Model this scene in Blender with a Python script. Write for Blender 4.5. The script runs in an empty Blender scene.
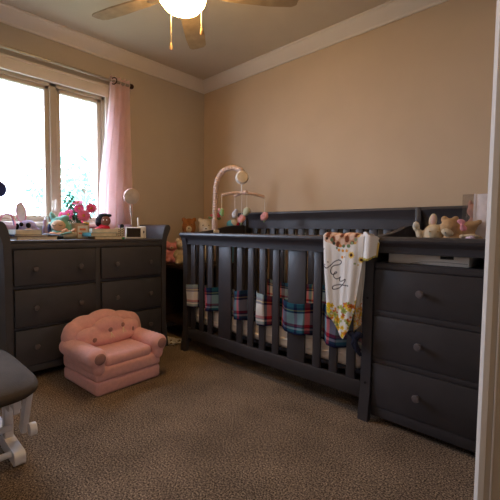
import bpy, bmesh, math, random
from mathutils import Vector, Matrix, Euler
random.seed(7)
PI = math.pi
sc = bpy.context.scene
C = sc.collection
H = 2.44

# ------------------------------------------------------------------ camera
cam_d = bpy.data.cameras.new('camera'); cam = bpy.data.objects.new('camera', cam_d); C.objects.link(cam)
CP = Vector((3.036, -2.482, 0.950)); YAW, PITCH, ROLL, FPX = 0.760, 0.054, 0.012, 369.07
fwd = Vector((-math.sin(YAW)*math.cos(PITCH), math.cos(YAW)*math.cos(PITCH), -math.sin(PITCH)))
rt0 = Vector((math.cos(YAW), math.sin(YAW), 0)); up0 = rt0.cross(fwd)
rt = math.cos(ROLL)*rt0 + math.sin(ROLL)*up0
up = -math.sin(ROLL)*rt0 + math.cos(ROLL)*up0
M = Matrix((rt, up, -fwd)).transposed().to_4x4(); M.translation = CP
cam.matrix_world = M
cam_d.sensor_width = 36; cam_d.lens = FPX/500*36; cam_d.clip_start = 0.02
sc.camera = cam
sc.view_settings.view_transform = 'Standard'
sc.view_settings.look = 'None'
sc.view_settings.exposure = 0.41

def at(px, py, axis, val):          # measured point of the photo on a real plane of the room
    d = fwd + (px-250)/FPX*rt - (py-250)/FPX*up
    return CP + d*((val-CP[axis])/d[axis])

# ------------------------------------------------------------------ materials
def lin(c):
    return tuple(((x/255)/12.92 if x/255 <= .04045 else ((x/255+.055)/1.055)**2.4) for x in c)
MATS = {}
def mat(name, col, rough=.6, noise=None, bump=None, spec=.3, metal=0, sheen=0, trans=0):
    """col sRGB 0..255; noise=(scale, amount); bump=(scale, strength)"""
    if name in MATS: return MATS[name]
    m = bpy.data.materials.new(name); m.use_nodes = True
    nt = m.node_tree; b = nt.nodes['Principled BSDF']
    l = lin(col)
    b.inputs['Base Color'].default_value = (*l, 1)
    b.inputs['Roughness'].default_value = rough
    b.inputs['Specular IOR Level'].default_value = spec
    b.inputs['Metallic'].default_value = metal
    if sheen: b.inputs['Sheen Weight'].default_value = sheen
    tc = nt.nodes.new('ShaderNodeTexCoord')
    sc_, am = noise or (25, .12)
    n = nt.nodes.new('ShaderNodeTexNoise'); n.inputs['Scale'].default_value = sc_; n.inputs['Detail'].default_value = 4
    nt.links.new(tc.outputs['Object'], n.inputs['Vector'])
    r = nt.nodes.new('ShaderNodeValToRGB')
    r.color_ramp.elements[0].position = .3; r.color_ramp.elements[1].position = .7
    r.color_ramp.elements[0].color = (*[x*(1-am) for x in l], 1)
    r.color_ramp.elements[1].color = (*[min(1, x*(1+am)) for x in l], 1)
    nt.links.new(n.outputs['Fac'], r.inputs['Fac']); nt.links.new(r.outputs['Color'], b.inputs['Base Color'])
    if bump:
        n2 = nt.nodes.new('ShaderNodeTexNoise'); n2.inputs['Scale'].default_value = bump[0]; n2.inputs['Detail'].default_value = 3
        nt.links.new(tc.outputs['Object'], n2.inputs['Vector'])
        bp = nt.nodes.new('ShaderNodeBump'); bp.inputs['Strength'].default_value = bump[1]; bp.inputs['Distance'].default_value = .004
        nt.links.new(n2.outputs['Fac'], bp.inputs['Height']); nt.links.new(bp.outputs['Normal'], b.inputs['Normal'])
    if trans:
        t = nt.nodes.new('ShaderNodeBsdfTranslucent'); nt.links.new(r.outputs['Color'], t.inputs['Color'])
        mx = nt.nodes.new('ShaderNodeMixShader'); mx.inputs[0].default_value = trans
        out = nt.nodes['Material Output']
        nt.links.new(b.outputs[0], mx.inputs[1]); nt.links.new(t.outputs[0], mx.inputs[2]); nt.links.new(mx.outputs[0], out.inputs['Surface'])
    MATS[name] = m
    return m
def colmat(name, rough=.9, bump=(900, .3)):
    m = bpy.data.materials.new(name); m.use_nodes = True
    nt = m.node_tree; b = nt.nodes['Principled BSDF']
    a = nt.nodes.new('ShaderNodeAttribute'); a.attribute_name = 'Col'
    nt.links.new(a.outputs['Color'], b.inputs['Base Color']); b.inputs['Roughness'].default_value = rough
    b.inputs['Specular IOR Level'].default_value = .1
    n2 = nt.nodes.new('ShaderNodeTexNoise'); n2.inputs['Scale'].default_value = bump[0]
    tc = nt.nodes.new('ShaderNodeTexCoord'); nt.links.new(tc.outputs['Object'], n2.inputs['Vector'])
    bp = nt.nodes.new('ShaderNodeBump'); bp.inputs['Strength'].default_value = bump[1]; bp.inputs['Distance'].default_value = .002
    nt.links.new(n2.outputs['Fac'], bp.inputs['Height']); nt.links.new(bp.outputs['Normal'], b.inputs['Normal'])
    return m
def emit(name, col, strength):
    m = bpy.data.materials.new(name); m.use_nodes = True; nt = m.node_tree
    b = nt.nodes['Principled BSDF']; b.inputs['Base Color'].default_value = (.9, .85, .75, 1)
    b.inputs['Emission Color'].default_value = (*col, 1); b.inputs['Emission Strength'].default_value = strength
    return m
def glass(name, tint=(1, 1, 1), gloss=.08):
    m = bpy.data.materials.new(name); m.use_nodes = True; nt = m.node_tree; nt.nodes.remove(nt.nodes['Principled BSDF'])
    t = nt.nodes.new('ShaderNodeBsdfTransparent'); t.inputs[0].default_value = (*tint, 1)
    g = nt.nodes.new('ShaderNodeBsdfGlossy'); g.inputs['Roughness'].default_value = .05
    mx = nt.nodes.new('ShaderNodeMixShader'); mx.inputs[0].default_value = gloss
    nt.links.new(t.outputs[0], mx.inputs[1]); nt.links.new(g.outputs[0], mx.inputs[2])
    nt.links.new(mx.outputs[0], nt.nodes['Material Output'].inputs['Surface'])
    return m

def carpet_mat():
    m = bpy.data.materials.new('carpet'); m.use_nodes = True; nt = m.node_tree; b = nt.nodes['Principled BSDF']
    tc = nt.nodes.new('ShaderNodeTexCoord')
    n = nt.nodes.new('ShaderNodeTexNoise'); n.inputs['Scale'].default_value = 150; n.inputs['Detail'].default_value = 3; n.inputs['Roughness'].default_value = .75
    nt.links.new(tc.outputs['Object'], n.inputs['Vector'])
    r = nt.nodes.new('ShaderNodeValToRGB')
    e = r.color_ramp.elements
    e[0].position = .36; e[0].color = (*lin((40, 31, 24)), 1)
    e[1].position = .64; e[1].color = (*lin((190, 168, 140)), 1)
    x = e.new(.5); x.color = (*lin((120, 103, 90)), 1)
    nt.links.new(n.outputs['Fac'], r.inputs['Fac'])
    n2 = nt.nodes.new('ShaderNodeTexNoise'); n2.inputs['Scale'].default_value = 3.5; n2.inputs['Detail'].default_value = 5
    nt.links.new(tc.outputs['Object'], n2.inputs['Vector'])
    r2 = nt.nodes.new('ShaderNodeValToRGB'); r2.color_ramp.elements[0].color = (.8, .8, .8, 1); r2.color_ramp.elements[1].color = (1.12, 1.12, 1.12, 1)
    r2.color_ramp.elements[0].position = .35; r2.color_ramp.elements[1].position = .65
    nt.links.new(n2.outputs['Fac'], r2.inputs['Fac'])
    mm = nt.nodes.new('ShaderNodeMix'); mm.data_type = 'RGBA'; mm.blend_type = 'MULTIPLY'; mm.inputs['Factor'].default_value = 1
    nt.links.new(r.outputs['Color'], mm.inputs['A']); nt.links.new(r2.outputs['Color'], mm.inputs['B'])
    nt.links.new(mm.outputs['Result'], b.inputs['Base Color'])
    b.inputs['Roughness'].default_value = 1; b.inputs['Specular IOR Level'].default_value = .05
    bp = nt.nodes.new('ShaderNodeBump'); bp.inputs['Strength'].default_value = .8; bp.inputs['Distance'].default_value = .008
    nt.links.new(n.outputs['Fac'], bp.inputs['Height']); nt.links.new(bp.outputs['Normal'], b.inputs['Normal'])
    return m

PAINT_BACK = mat('beige wall paint', (203, 180, 152), .85, (4, .03), (120, .08), spec=.15)
PAINT_LEFT = mat('greige wall paint', (190, 178, 164), .85, (4, .03), (120, .08), spec=.15)
PAINT_CEIL = mat('ceiling paint', (206, 194, 176), .9, (5, .03), (90, .1), spec=.1)
WHITE_TRIM = mat('white trim paint', (225, 216, 206), .5, (8, .02))
TAN_FRAME = mat('tan window frame', (192, 178, 160), .5, (10, .03))
CARPET = carpet_mat()
GREY_WOOD = mat('charcoal painted wood', (71, 70, 75), .42, (14, .08), (60, .05), spec=.4)
CRIB_WOOD = mat('dark slate painted wood', (60, 57, 60), .42, (14, .08), (60, .05), spec=.4)
DARK_WOOD = mat('dark brown wood', (52, 38, 32), .5, (18, .2))
KNOB_MAT = mat('dark knob', (96, 90, 92), .3, (20, .05), spec=.5)
BLACK = mat('black plastic', (18, 18, 20), .5)
DARK_FUR = mat('black plush', (20, 18, 19), .95, (60, .3), (300, .5))
WHITE_P = mat('white plastic', (226, 222, 216), .4, (10, .02))
CREAM = mat('cream plush', (216, 200, 172), .95, (60, .1), (300, .6))
TAN_FUR = mat('tan plush', (186, 152, 112), .95, (60, .15), (300, .7))
BROWN_FUR = mat('ginger brown plush', (160, 104, 58), .95, (60, .15), (300, .7))
PINK_PLUSH = mat('pink plush fabric', (234, 178, 177), .95, (40, .06), (260, .5), sheen=.3)
PINK = mat('soft pink', (226, 150, 160), .8)
HOT_PINK = mat('hot pink', (214, 40, 110), .7)
PALE_PINK = mat('pale pink', (232, 198, 190), .7)
LAV = mat('lavender plush', (172, 160, 188), .9, (60, .1), (300, .5))
PURPLE = mat('lilac plastic', (186, 160, 190), .6)
MINT = mat('mint plush', (128, 182, 166), .9, (60, .1), (300, .5))
SKIN_TAN = mat('tan felt', (214, 178, 148), .9)
PEACH = mat('peach frill', (230, 172, 140), .9)
PAPER = mat('paper', (226, 220, 208), .9)
WOODL = mat('pale wood', (196, 160, 124), .6, (20, .15))
TEAL = mat('teal cover', (90, 160, 170), .6)
NAVY = mat('navy cover', (44, 50, 84), .6)
RED = mat('red cloth', (180, 30, 44), .8)
GREEN = mat('leaf green', (70, 112, 60), .7)
GREEN_D = mat('deep green', (40, 74, 46), .7)
YELLOW = mat('warm yellow', (226, 180, 60), .7)
METAL = mat('brushed nickel', (172, 164, 152), .35, (30, .05), metal=.8, spec=.5)
BRONZE = mat('dark bronze', (60, 34, 26), .35, metal=.6, spec=.5)
SUEDE = mat('dark taupe suede', (74, 65, 57), .95, (9, .2), (200, .4))
GLIDER_WHITE = mat('white glider paint', (240, 238, 242), .45, (10, .03))
PATCH = mat('mauve brown embroidery', (172, 130, 126), .9)
PATCH_L = mat('pale embroidery', (244, 228, 198), .9)
SHEET = mat('white sheet', (244, 236, 230), .9, (20, .04), (60, .4))
SCREEN = mat('dark screen', (40, 33, 28), .2, spec=.5)
BLADE = mat('light oak blade', (172, 152, 124), .5, (18, .15))
CURTAIN = mat('pink curtain', (252, 232, 232), .9, (12, .03), trans=.6)
ARMF = mat('peach ruffled fabric', (216, 190, 176), .9, (50, .15), (250, .4))
GLASS = glass('window glass', (.97, 1, 1), .04)
ACRYL = glass('clear plastic', (.84, .82, .82), .16)
GLOBE = emit('lit frosted glass', (1, .575, .19), 39)
BARK = mat('bark', (80, 66, 52), .9, (12, .3))
LEAVES = mat('bright foliage', (112, 168, 152), .8, (8, .2))
GRASS = mat('lawn', (104, 110, 88), .9, (6, .3))

# ------------------------------------------------------------------ mesh helpers
class MB:
    def __init__(s): s.bm = bmesh.new()
    def _tr(s, vs, mtx): bmesh.ops.transform(s.bm, matrix=mtx, verts=vs)
    def box(s, x0, x1, y0, y1, z0, z1, bev=.0, seg=2, mtx=None):
        t = bmesh.new(); bmesh.ops.create_cube(t, size=1)
        bmesh.ops.transform(t, matrix=Matrix.Translation(((x0+x1)/2, (y0+y1)/2, (z0+z1)/2)) @ Matrix.Diagonal((abs(x1-x0), abs(y1-y0), abs(z1-z0), 1)), verts=t.verts)
        if bev:
            bev = min(bev, .49*min(abs(x1-x0), abs(y1-y0), abs(z1-z0)))
            bmesh.ops.bevel(t, geom=t.edges[:], offset=bev, segments=seg, affect='EDGES', profile=.5)
        if mtx: bmesh.ops.transform(t, matrix=mtx, verts=t.verts)
        return s._merge(t)
    def _merge(s, t):
        me = bpy.data.meshes.new('tmp'); t.to_mesh(me); t.free(); s.bm.from_mesh(me); bpy.data.meshes.remove(me); return s
    def ell(s, c, r, rot=(0, 0, 0), seg=20):
        t = bmesh.new(); bmesh.ops.create_uvsphere(t, u_segments=seg, v_segments=max(8, seg*2//3), radius=1)
        if isinstance(r, (int, float)): r = (r, r, r)
        bmesh.ops.transform(t, matrix=Matrix.Translation(c) @ Euler(rot).to_matrix().to_4x4() @ Matrix.Diagonal((*r, 1)), verts=t.verts)
        return s._merge(t)
    def tube(s, pts, rad, seg=10, cap=True):
        pts = [Vector(p) for p in pts]; n = len(pts)
        if isinstance(rad, (int, float)): rad = [rad]*n
        t = bmesh.new(); rings = []
        prev = None
        for i, p in enumerate(pts):
            d = (pts[min(i+1, n-1)]-pts[max(i-1, 0)]).normalized()
            if prev is None:
                a = d.orthogonal().normalized()
            else:
                a = (prev - d*prev.dot(d)).normalized()
            prev = a; b = d.cross(a)
            rings.append([t.verts.new(p + rad[i]*(math.cos(2*PI*k/seg)*a + math.sin(2*PI*k/seg)*b)) for k in range(seg)])
        for i in range(n-1):
            for k in range(seg):
                t.faces.new((rings[i][k], rings[i][(k+1) % seg], rings[i+1][(k+1) % seg], rings[i+1][k]))
        if cap:
            t.faces.new(rings[0][::-1]); t.faces.new(rings[-1])
        return s._merge(t)
    def lathe(s, prof, c=(0, 0, 0), axis='Z', seg=28):
        """prof: list of (radius, height)"""
        t = bmesh.new(); rings = []
        for r, h in prof:
            if r < 1e-5: rings.append([t.verts.new((0, 0, h))])
            else: rings.append([t.verts.new((r*math.cos(2*PI*k/seg), r*math.sin(2*PI*k/seg), h)) for k in range(seg)])
        for a, b in zip(rings, rings[1:]):
            for k in range(seg):
                k2 = (k+1) % seg
                if len(a) == 1 and len(b) == 1: continue
                if len(a) == 1: t.faces.new((a[0], b[k2], b[k]))
                elif len(b) == 1: t.faces.new((a[k], a[k2], b[0]))
                else: t.faces.new((a[k], a[k2], b[k2], b[k]))
        if len(rings[0]) > 1: t.faces.new(rings[0][::-1])
        if len(rings[-1]) > 1: t.faces.new(rings[-1])
        R = {'Z': Matrix(), 'X': Matrix.Rotation(PI/2, 4, 'Y'), '-Y': Matrix.Rotation(PI/2, 4, 'X'), 'Y': Matrix.Rotation(-PI/2, 4, 'X')}[axis] if isinstance(axis, str) else axis
        bmesh.ops.transform(t, matrix=Matrix.Translation(c) @ R, verts=t.verts)
        return s._merge(t)
    def prism(s, prof, axis, a, b):
        """closed 2D profile extruded along axis; X: (y,z), Y: (x,z), Z: (x,y)"""
        t = bmesh.new()
        def P(p, v): return {'X': (v, p[0], p[1]), 'Y': (p[0], v, p[1]), 'Z': (p[0], p[1], v)}[axis]
        A = [t.verts.new(P(p, a)) for p in prof]; B = [t.verts.new(P(p, b)) for p in prof]; n = len(prof)
        for i in range(n): t.faces.new((A[i], A[(i+1) % n], B[(i+1) % n], B[i]))
        t.faces.new(A[::-1]); t.faces.new(B)
        bmesh.ops.recalc_face_normals(t, faces=t.faces[:])
        return s._merge(t)
    def grid(s, fn, nu, nv):
        t = bmesh.new(); V = [[t.verts.new(fn(i/nu, j/nv)) for j in range(nv+1)] for i in range(nu+1)]
        for i in range(nu):
            for j in range(nv): t.faces.new((V[i][j], V[i+1][j], V[i+1][j+1], V[i][j+1]))
        return s._merge(t)
    def build(s, name, m, parent=None, smooth=True, angle=40, loc=None, rz=0):
        me = bpy.data.meshes.new(name); bmesh.ops.recalc_face_normals(s.bm, faces=s.bm.faces[:]) if False else None
        s.bm.to_mesh(me); s.bm.free(); me.materials.append(m)
        if smooth:
            me.polygons.foreach_set('use_smooth', [True]*len(me.polygons))
            me.set_sharp_from_angle(angle=math.radians(angle))
        o = bpy.data.objects.new(name, me); C.objects.link(o)
        if parent: o.parent = parent
        if loc: o.location = loc
        o.rotation_euler.z = rz
        return o

def tag(o, label=None, cat=None, group=None, kind=None):
    if label: o['label'] = label
    if cat: o['category'] = cat
    if group: o['group'] = group
    if kind: o['kind'] = kind
    return o
def thing(name, label, cat, loc=(0, 0, 0), rz=0, group=None):
    o = bpy.data.objects.new(name, None); C.objects.link(o); o.empty_display_size = .05
    o.location = loc; o.rotation_euler.z = rz
    return tag(o, label, cat, group)
def struct(o): o['kind'] = 'structure'; return o
def blob(name, ells, m, parent=None, vox=.006, smooth_it=3):
    """soft body: overlapping ellipsoids fused to one continuous surface"""
    mb = MB()
    for e in ells:
        c, r = e[0], e[1]; rot = e[2] if len(e) > 2 else (0, 0, 0)
        mb.ell(c, r, rot, 24)
    o = mb.build(name, m, None)
    rm = o.modifiers.new('r', 'REMESH'); rm.mode = 'VOXEL'; rm.voxel_size = vox; rm.use_smooth_shade = True
    sm = o.modifiers.new('s', 'SMOOTH'); sm.iterations = smooth_it; sm.factor = .5
    dg = bpy.context.evaluated_depsgraph_get(); dg.update()
    me = bpy.data.meshes.new_from_object(o.evaluated_get(dg)); old = o.data
    o.modifiers.clear(); o.data = me; bpy.data.meshes.remove(old); me.name = name
    me.polygons.foreach_set('use_smooth', [True]*len(me.polygons))
    if not me.materials: me.materials.append(m)
    if parent: o.parent = parent
    return o
def cloth(name, fn, colfn, nu, nv, m, parent=None, thick=.003):
    mb = MB(); mb.grid(fn, nu, nv); o = mb.build(name, m, parent, True, 180)
    me = o.data; ca = me.color_attributes.new('Col', 'FLOAT_COLOR', 'POINT')
    k = 0
    for i in range(nu+1):
        for j in range(nv+1):
            r, g, b = lin(colfn(i/nu, j/nv, me.vertices[k].co)); ca.data[k].color = (r, g, b, 1); k += 1
    sd = o.modifiers.new('thickness', 'SOLIDIFY'); sd.thickness = thick; sd.offset = 0
    return o
def lerp(a, b, t): return a+(b-a)*t
def interp(xs, ys, x):
    if x <= xs[0]: return ys[0]
    for a, b, c, d in zip(xs, xs[1:], ys, ys[1:]):
        if x <= b: return lerp(c, d, (x-a)/(b-a))
    return ys[-1]
def sstep(t): t = max(0, min(1, t)); return t*t*(3-2*t)

# ------------------------------------------------------------------ room shell
X1, X2 = 2.866, 2.985            # inner and hall face of the doorway wall
Y1 = -2.85                     # front wall
DY0, DY1 = -2.62, -1.575       # doorway
struct(MB().box(-.15, 4.2, Y1-.15, .15, -.1, 0).build('floor', CARPET))
struct(MB().box(-.15, 4.2, Y1-.15, .15, H, H+.1).build('ceiling', PAINT_CEIL))
struct(MB().box(-.15, 4.2, 0, .15, 0, H).build('wall_back', PAINT_BACK))
struct(MB().box(-.15, 4.2, Y1-.15, Y1, 0, H).build('wall_front', PAINT_LEFT))
WY0, WY1, WZ0, WZ1 = -2.30, -1.055, .99, 2.04
w = MB().box(-.15, 0, Y1, WY0, 0, H).box(-.15, 0, WY1, 0, 0, H).box(-.15, 0, WY0, WY1, 0, WZ0).box(-.15, 0, WY0, WY1, WZ1, H)
struct(w.build('wall_left', PAINT_LEFT))
w = MB().box(X1, X2, DY1+.02, 0, 0, H).box(X1, X2, Y1, DY0, 0, H).box(X1, X2, DY0, DY1, 2.06, H)
struct(w.build('wall_right', PAINT_LEFT))
struct(MB().box(4.05, 4.2, Y1, 0, 0, H).build('wall_hall', PAINT_LEFT))
# crown moulding
def crown_prof(s=1):
    return [(0, -.095), (.012, -.095), (.016, -.082), (.03, -.07), (.05, -.045), (.07, -.028), (.076, -.016), (.085, -.012), (.085, 0), (0, 0)]
struct(MB().prism([(-a, H+b) for a, b in crown_prof()], 'X', 0, X1).build('trim_1', WHITE_TRIM, angle=25))
struct(MB().prism([(a, H+b) for a, b in crown_prof()], 'Y', Y1, 0).build('trim_2', WHITE_TRIM, angle=25))
struct(MB().prism([(Y1+a, H+b) for a, b in crown_prof()], 'X', 0, X1).build('trim_3', WHITE_TRIM, angle=25))
struct(MB().prism([(X1-a, H+b) for a, b in crown_prof()], 'Y', Y1, 0).build('trim_4', WHITE_TRIM, angle=25))
bbp = [(0, 0), (.016, 0), (.016, .075), (.01, .09), (0, .09)]
struct(MB().prism([(-a, b) for a, b in bbp], 'X', 0, X1).build('baseboard_back', WHITE_TRIM))
struct(MB().prism([(a, b) for a, b in bbp], 'Y', Y1, 0).build('baseboard_left', WHITE_TRIM))
struct(MB().prism([(Y1+a, b) for a, b in bbp], 'X', 0, X1).build('baseboard_front', WHITE_TRIM))
struct(MB().prism([(X1-a, b) for a, b in bbp], 'Y', DY1+.08, 0).build('baseboard_right', WHITE_TRIM))
# doorway lining: chamfered room-side edge, jamb board, stop, strike plate
d1 = thing('door_1', None, None, (0, 0, 0)); struct(d1)
JY = DY1
MB().prism([(2.850, JY+.08), (2.857, JY+.012), (2.8665, JY), (2.877, JY), (2.877, JY+.08)], 'Z', 0, 2.06).build('casing', WHITE_TRIM, d1)
MB().box(2.877, 2.995, JY+.003, JY+.06, 0, 2.06).build('jamb', TAN_FRAME, d1)
MB().box(2.888, 2.891, JY-.001, JY+.004, 0, 2.06, .0008).build('jamb_bead', WHITE_TRIM, d1)
MB().box(2.995, 3.01, JY+.003, JY+.08, 0, 2.06, .003).build('casing', WHITE_TRIM, d1)
MB().box(2.850, 3.01, DY0-.07, DY0, 0, 2.06, .003).build('casing', WHITE_TRIM, d1)
MB().box(2.850, 3.01, DY0, DY1, 2.04, 2.12, .003).build('door_head', WHITE_TRIM, d1)
MB().box(2.896, 2.918, JY, JY+.004, .885, .945, .0015).ell((2.907, JY, .914), (.016, .012, .024)).build('strike_plate', BRONZE, d1)
# window
wn = thing('window_1', None, None); struct(wn)
MB().box(0, .022, WY0-.09, WY1+.09, WZ1-.005, 2.125, .004).box(0, .03, WY0-.1, WY1+.1, 2.115, 2.132, .004).build('head_casing', WHITE_TRIM, wn)
MB().box(0, .02, WY1-.005, WY1+.08, .96, WZ1, .004).build('side_casing', WHITE_TRIM, wn)
MB().box(0, .02, WY0-.08, WY0+.005, .96, WZ1, .004).build('side_casing', WHITE_TRIM, wn)
MB().box(-.12, .06, WY0-.1, WY1+.1, .96, .99, .006).build('window_sill', WHITE_TRIM, wn)
MB().box(-.11, -.02, WY0, WY0+.03, WZ0, WZ1).box(-.11, -.02, WY1-.02, WY1, WZ0, WZ1).box(-.11, -.02, WY0, WY1, WZ1-.025, WZ1).box(-.11, -.02, WY0, WY1, WZ0, WZ0+.02).box(-.11, -.02, -1.475, -1.43, WZ0, WZ1, .003).build('window_frame', TAN_FRAME, wn)
for a, b in ((-2.27, -1.475), (-1.43, -1.075)):
    s = MB()
    fw = .035
    s.box(-.08, -.035, a, a+fw, 1.01, 2.015, .006).box(-.08, -.035, b-fw, b, 1.01, 2.015, .006)
    s.box(-.08, -.035, a, b, 1.985, 2.015, .006).box(-.08, -.035, a, b, 1.01, 1.04, .006)
    so = s.build('window_sash', TAN_FRAME, wn)
    MB().box(-.06, -.056, a+.03, b-.03, 1.035, 1.99).build('window_pane', GLASS, so, smooth=False)
MB().box(-.02, -.012, -1.47, -1.435, 1.075, 1.16, .003).tube([(-.012, -1.452, 1.09), (.004, -1.452, 1.1), (.006, -1.452, 1.15), (0, -1.45, 1.165)], .006).build('sash_lock', WHITE_TRIM, wn)

# outdoors
struct(MB().box(-14, -.2, -10, 8, -.6, -.5).build('lawn', GRASS))
def tree(name, label, x, y, h, r, n):
    t = thing(name, label, 'tree', (x, y, -.5))
    MB().tube([(0, 0, 0), (.04, .02, h*.4), (0, .05, h*.75)], [.12, .09, .05]).tube([(.02, .02, h*.4), (.3, .3, h*.7)], [.05, .02]).build('trunk', BARK, t)
    bm = bmesh.new()
    for i in range(n):
        a = random.uniform(0, 2*PI); u = random.uniform(-1, 1); q = r*random.random()**.4
        k = math.sqrt(1-u*u); p = Vector((q*k*math.cos(a), q*k*math.sin(a), h*.66+q*u*.9))
        R = Euler((random.uniform(0, PI), random.uniform(0, PI), random.uniform(0, PI))).to_matrix(); s = random.uniform(.06, .12)
        vs = [bm.verts.new(p + R @ Vector(c)*s) for c in ((-1, 0, 0), (0, -.45, .1), (1, 0, 0), (0, .45, .1))]
        bm.faces.new(vs)
    me = bpy.data.meshes.new('leaves'); bm.to_mesh(me); bm.free(); me.materials.append(LEAVES)
    o = bpy.data.objects.new('leaves', me); C.objects.link(o); o.parent = t
tree('tree', 'pale sunlit tree seen through the right window pane', -6.2, 1.25, 3.2, 1.35, 1600)

# ------------------------------------------------------------------ ceiling fan
FX, FY = 1.43, -1.315
fan = thing('ceiling_fan', 'ceiling fan with light wood blades and lit glass globe', 'ceiling fan', (FX, FY, H))
MB().lathe([(.0, 0), (.075, 0), (.075, -.03), (.03, -.06), (.02, -.1), (.02, -.16)]).build('canopy', METAL, fan)
MB().lathe([(.02, -.12), (.09, -.135), (.11, -.17), (.11, -.235), (.09, -.26), (.05, -.275)]).build('motor_housing', METAL, fan)
MB().lathe([(.05, -.27), (.075, -.275), (.08, -.298), (.0, -.298)]).build('light_fitter', METAL, fan)
gl = MB().lathe([(.0, -.385), (.05, -.38), (.09, -.36), (.115, -.329), (.12, -.308), (.105, -.295), (.07, -.29), (0, -.29)], seg=36).build('light_globe', GLOBE, fan)
for ang in (134, 198, 277, 345, 49):
    a = math.radians(ang)
    prof = [(.17, -.035), (.24, -.052), (.45, -.062), (.575, -.056), (.60, -.04), (.605, 0), (.60, .04), (.575, .056), (.45, .062), (.24, .052), (.17, .035)]
    b = MB().prism(prof, 'Z', -.004, .004); bo = b.build('blade', BLADE, fan)
    bo.matrix_local = Matrix.Translation((0, 0, -.27)) @ Matrix.Rotation(a, 4, 'Z') @ Matrix.Rotation(math.radians(-13), 4, 'X')
    br = MB().box(.08, .22, -.018, .018, -.012, -.005, .002).build('blade_arm', METAL, bo)
for (px, py0, py1, dx) in ((171, 6, 50, 0), (201.5, 6, 35, 0)):
    p = at(px, py0, 2, 2.10); q = at(px, py1, 0, p.x)
    r = p - Vector((FX, FY, H)); L = p.z-q.z
    ch = MB().tube([(r.x, r.y, r.z+.04), (r.x, r.y, r.z-L+.035)], .0028, 8).build('pull_chain', YELLOW if False else METAL, fan)
    MB().lathe([(0, .02), (.004, .015), (.008, -.008), (.006, -.02), (0, -.022)], (r.x, r.y, r.z-L+.02)).build('pull_knob', WOODL, ch)

# ------------------------------------------------------------------ curtain
rod = thing('curtain_rod', 'brushed metal curtain rod above the window', 'curtain rod', (.085, -.86, 2.155))
MB().tube([(0, -1.6, 0), (0, -.02, 0)], .0115, 14).build('pole', METAL, rod)
MB().lathe([(.0115, 0), (.02, .006), (.022, .018), (.016, .03), (0, .034)], (0, -.02, 0), 'Y').build('finial', BRONZE, rod)
MB().box(-.085, -.005, -.075, -.06, -.012, .0, .002).box(-.085, -.08, -.085, -.05, -.04, .02, .002).build('bracket', METAL, rod)
def curtain_fn(u, v):
    z = lerp(2.195, .05, v)
    fl = sstep(v/.5)
    y0 = lerp(-1.05, -1.165, fl); y1 = lerp(-.875, -.845, fl)
    uu = u + .012*math.sin(9*v+7*u)
    amp = lerp(.026, .034, v)
    x = .072 + amp*math.sin(2*PI*4.5*uu + 1.2 + .6*v) + .006*math.sin(2*PI*11*uu+3*v)
    return (x*1.0, lerp(y0, y1, u) + .006*math.sin(2*PI*4.5*u+2), z)
cu = thing('curtain', 'pink curtain panel hanging at the right side of the window', 'curtain', (0, 0, 0))
co = MB().grid(curtain_fn, 110, 50).build('panel', CURTAIN, cu, True, 180)
for y in (-1.02,):
    g = MB(); g.tube([(.085+.026*math.cos(t*PI/10), y+.012*math.cos(t*PI/10), 2.157+.026*math.sin(t*PI/10)) for t in range(21)], .005, 8, False)
    g.build('grommet', BRONZE, cu)

# ------------------------------------------------------------------ dresser
dr = thing('dresser', 'wide charcoal dresser with six drawers standing under the window', 'dresser', (.31, -1.36, 0))
def off(o, base): 
    o.location = -Vector(base); return o
DB = (.31, -1.36, 0)
def dpart(mb, name, m, parent=dr, **k): 
    return off(mb.build(name, m, parent, **k), DB) if parent == dr else mb.build(name, m, parent, **k)
dpart(MB().box(.115, .495, -1.885, -.835, .07, .853, .003), 'carcass', GREY_WOOD)
dpart(MB().box(.11, .514, -1.888, -.832, .853, .873, .006), 'top', GREY_WOOD)
dpart(MB().box(.48, .512, -1.885, -.835, .818, .853, .003).box(.48, .512, -1.885, -.835, .05, .095, .003).box(.48, .508, -1.372, -1.340, .09, .82, .002).box(.48, .506, -1.885, -.835, .575, .592, .001).box(.48, .506, -1.885, -.835, .326, .34, .001), 'front_frame', GREY_WOOD)
def sleigh(sgn, base):
    # section across the end panel: flares outwards at head and foot
    zs = [0, .04, .12, .24, .4, .7, .84, .88, .91, .94, .962]
    ou = [.020, .018, .008, .0, 0, 0, .003, .007, .012, .020, .028]
    inner = [(base+sgn*o, z) for o, z in zip(ou, zs)]
    tip = [(base+sgn*a, z) for a, z in ((.036, .974), (.046, .982), (.058, .985), (.07, .982), (.079, .973), (.083, .96), (.08, .945), (.073, .928), (.062, .905), (.052, .88), (.045, .85))]
    outer = [(base+sgn*(o+.04), z) for o, z in zip(ou[:6], zs[:6])]
    return inner+tip+outer[::-1]
dpart(MB().prism([(y, z) for y, z in sleigh(1, -.847)], 'X', .10, .515), 'end_panel', GREY_WOOD, angle=30)
dpart(MB().prism([(y, z) for y, z in sleigh(-1, -1.873)], 'X', .10, .515), 'end_panel', GREY_WOOD, angle=30)
for (z0, z1, zk) in ((.595, .815, .697), (.343, .572, .456), (.098, .323, .215)):
    for (y0, y1, ks) in ((-1.868, -1.375, (-1.755, -1.485)), (-1.337, -.852, (-1.23, -.96))):
        d = MB().box(.47, .522, y0+.003, y1-.003, z0+.002, z1-.002, .004).build('drawer', GREY_WOOD, dr); off(d, DB)
        for k in ks:
            MB().lathe([(.008, 0), (.007, .012), (.013, .017), (.0165, .024), (.014, .031), (0, .034)], (.521, k, zk), 'X', 20).build('knob', KNOB_MAT, d)

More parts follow.
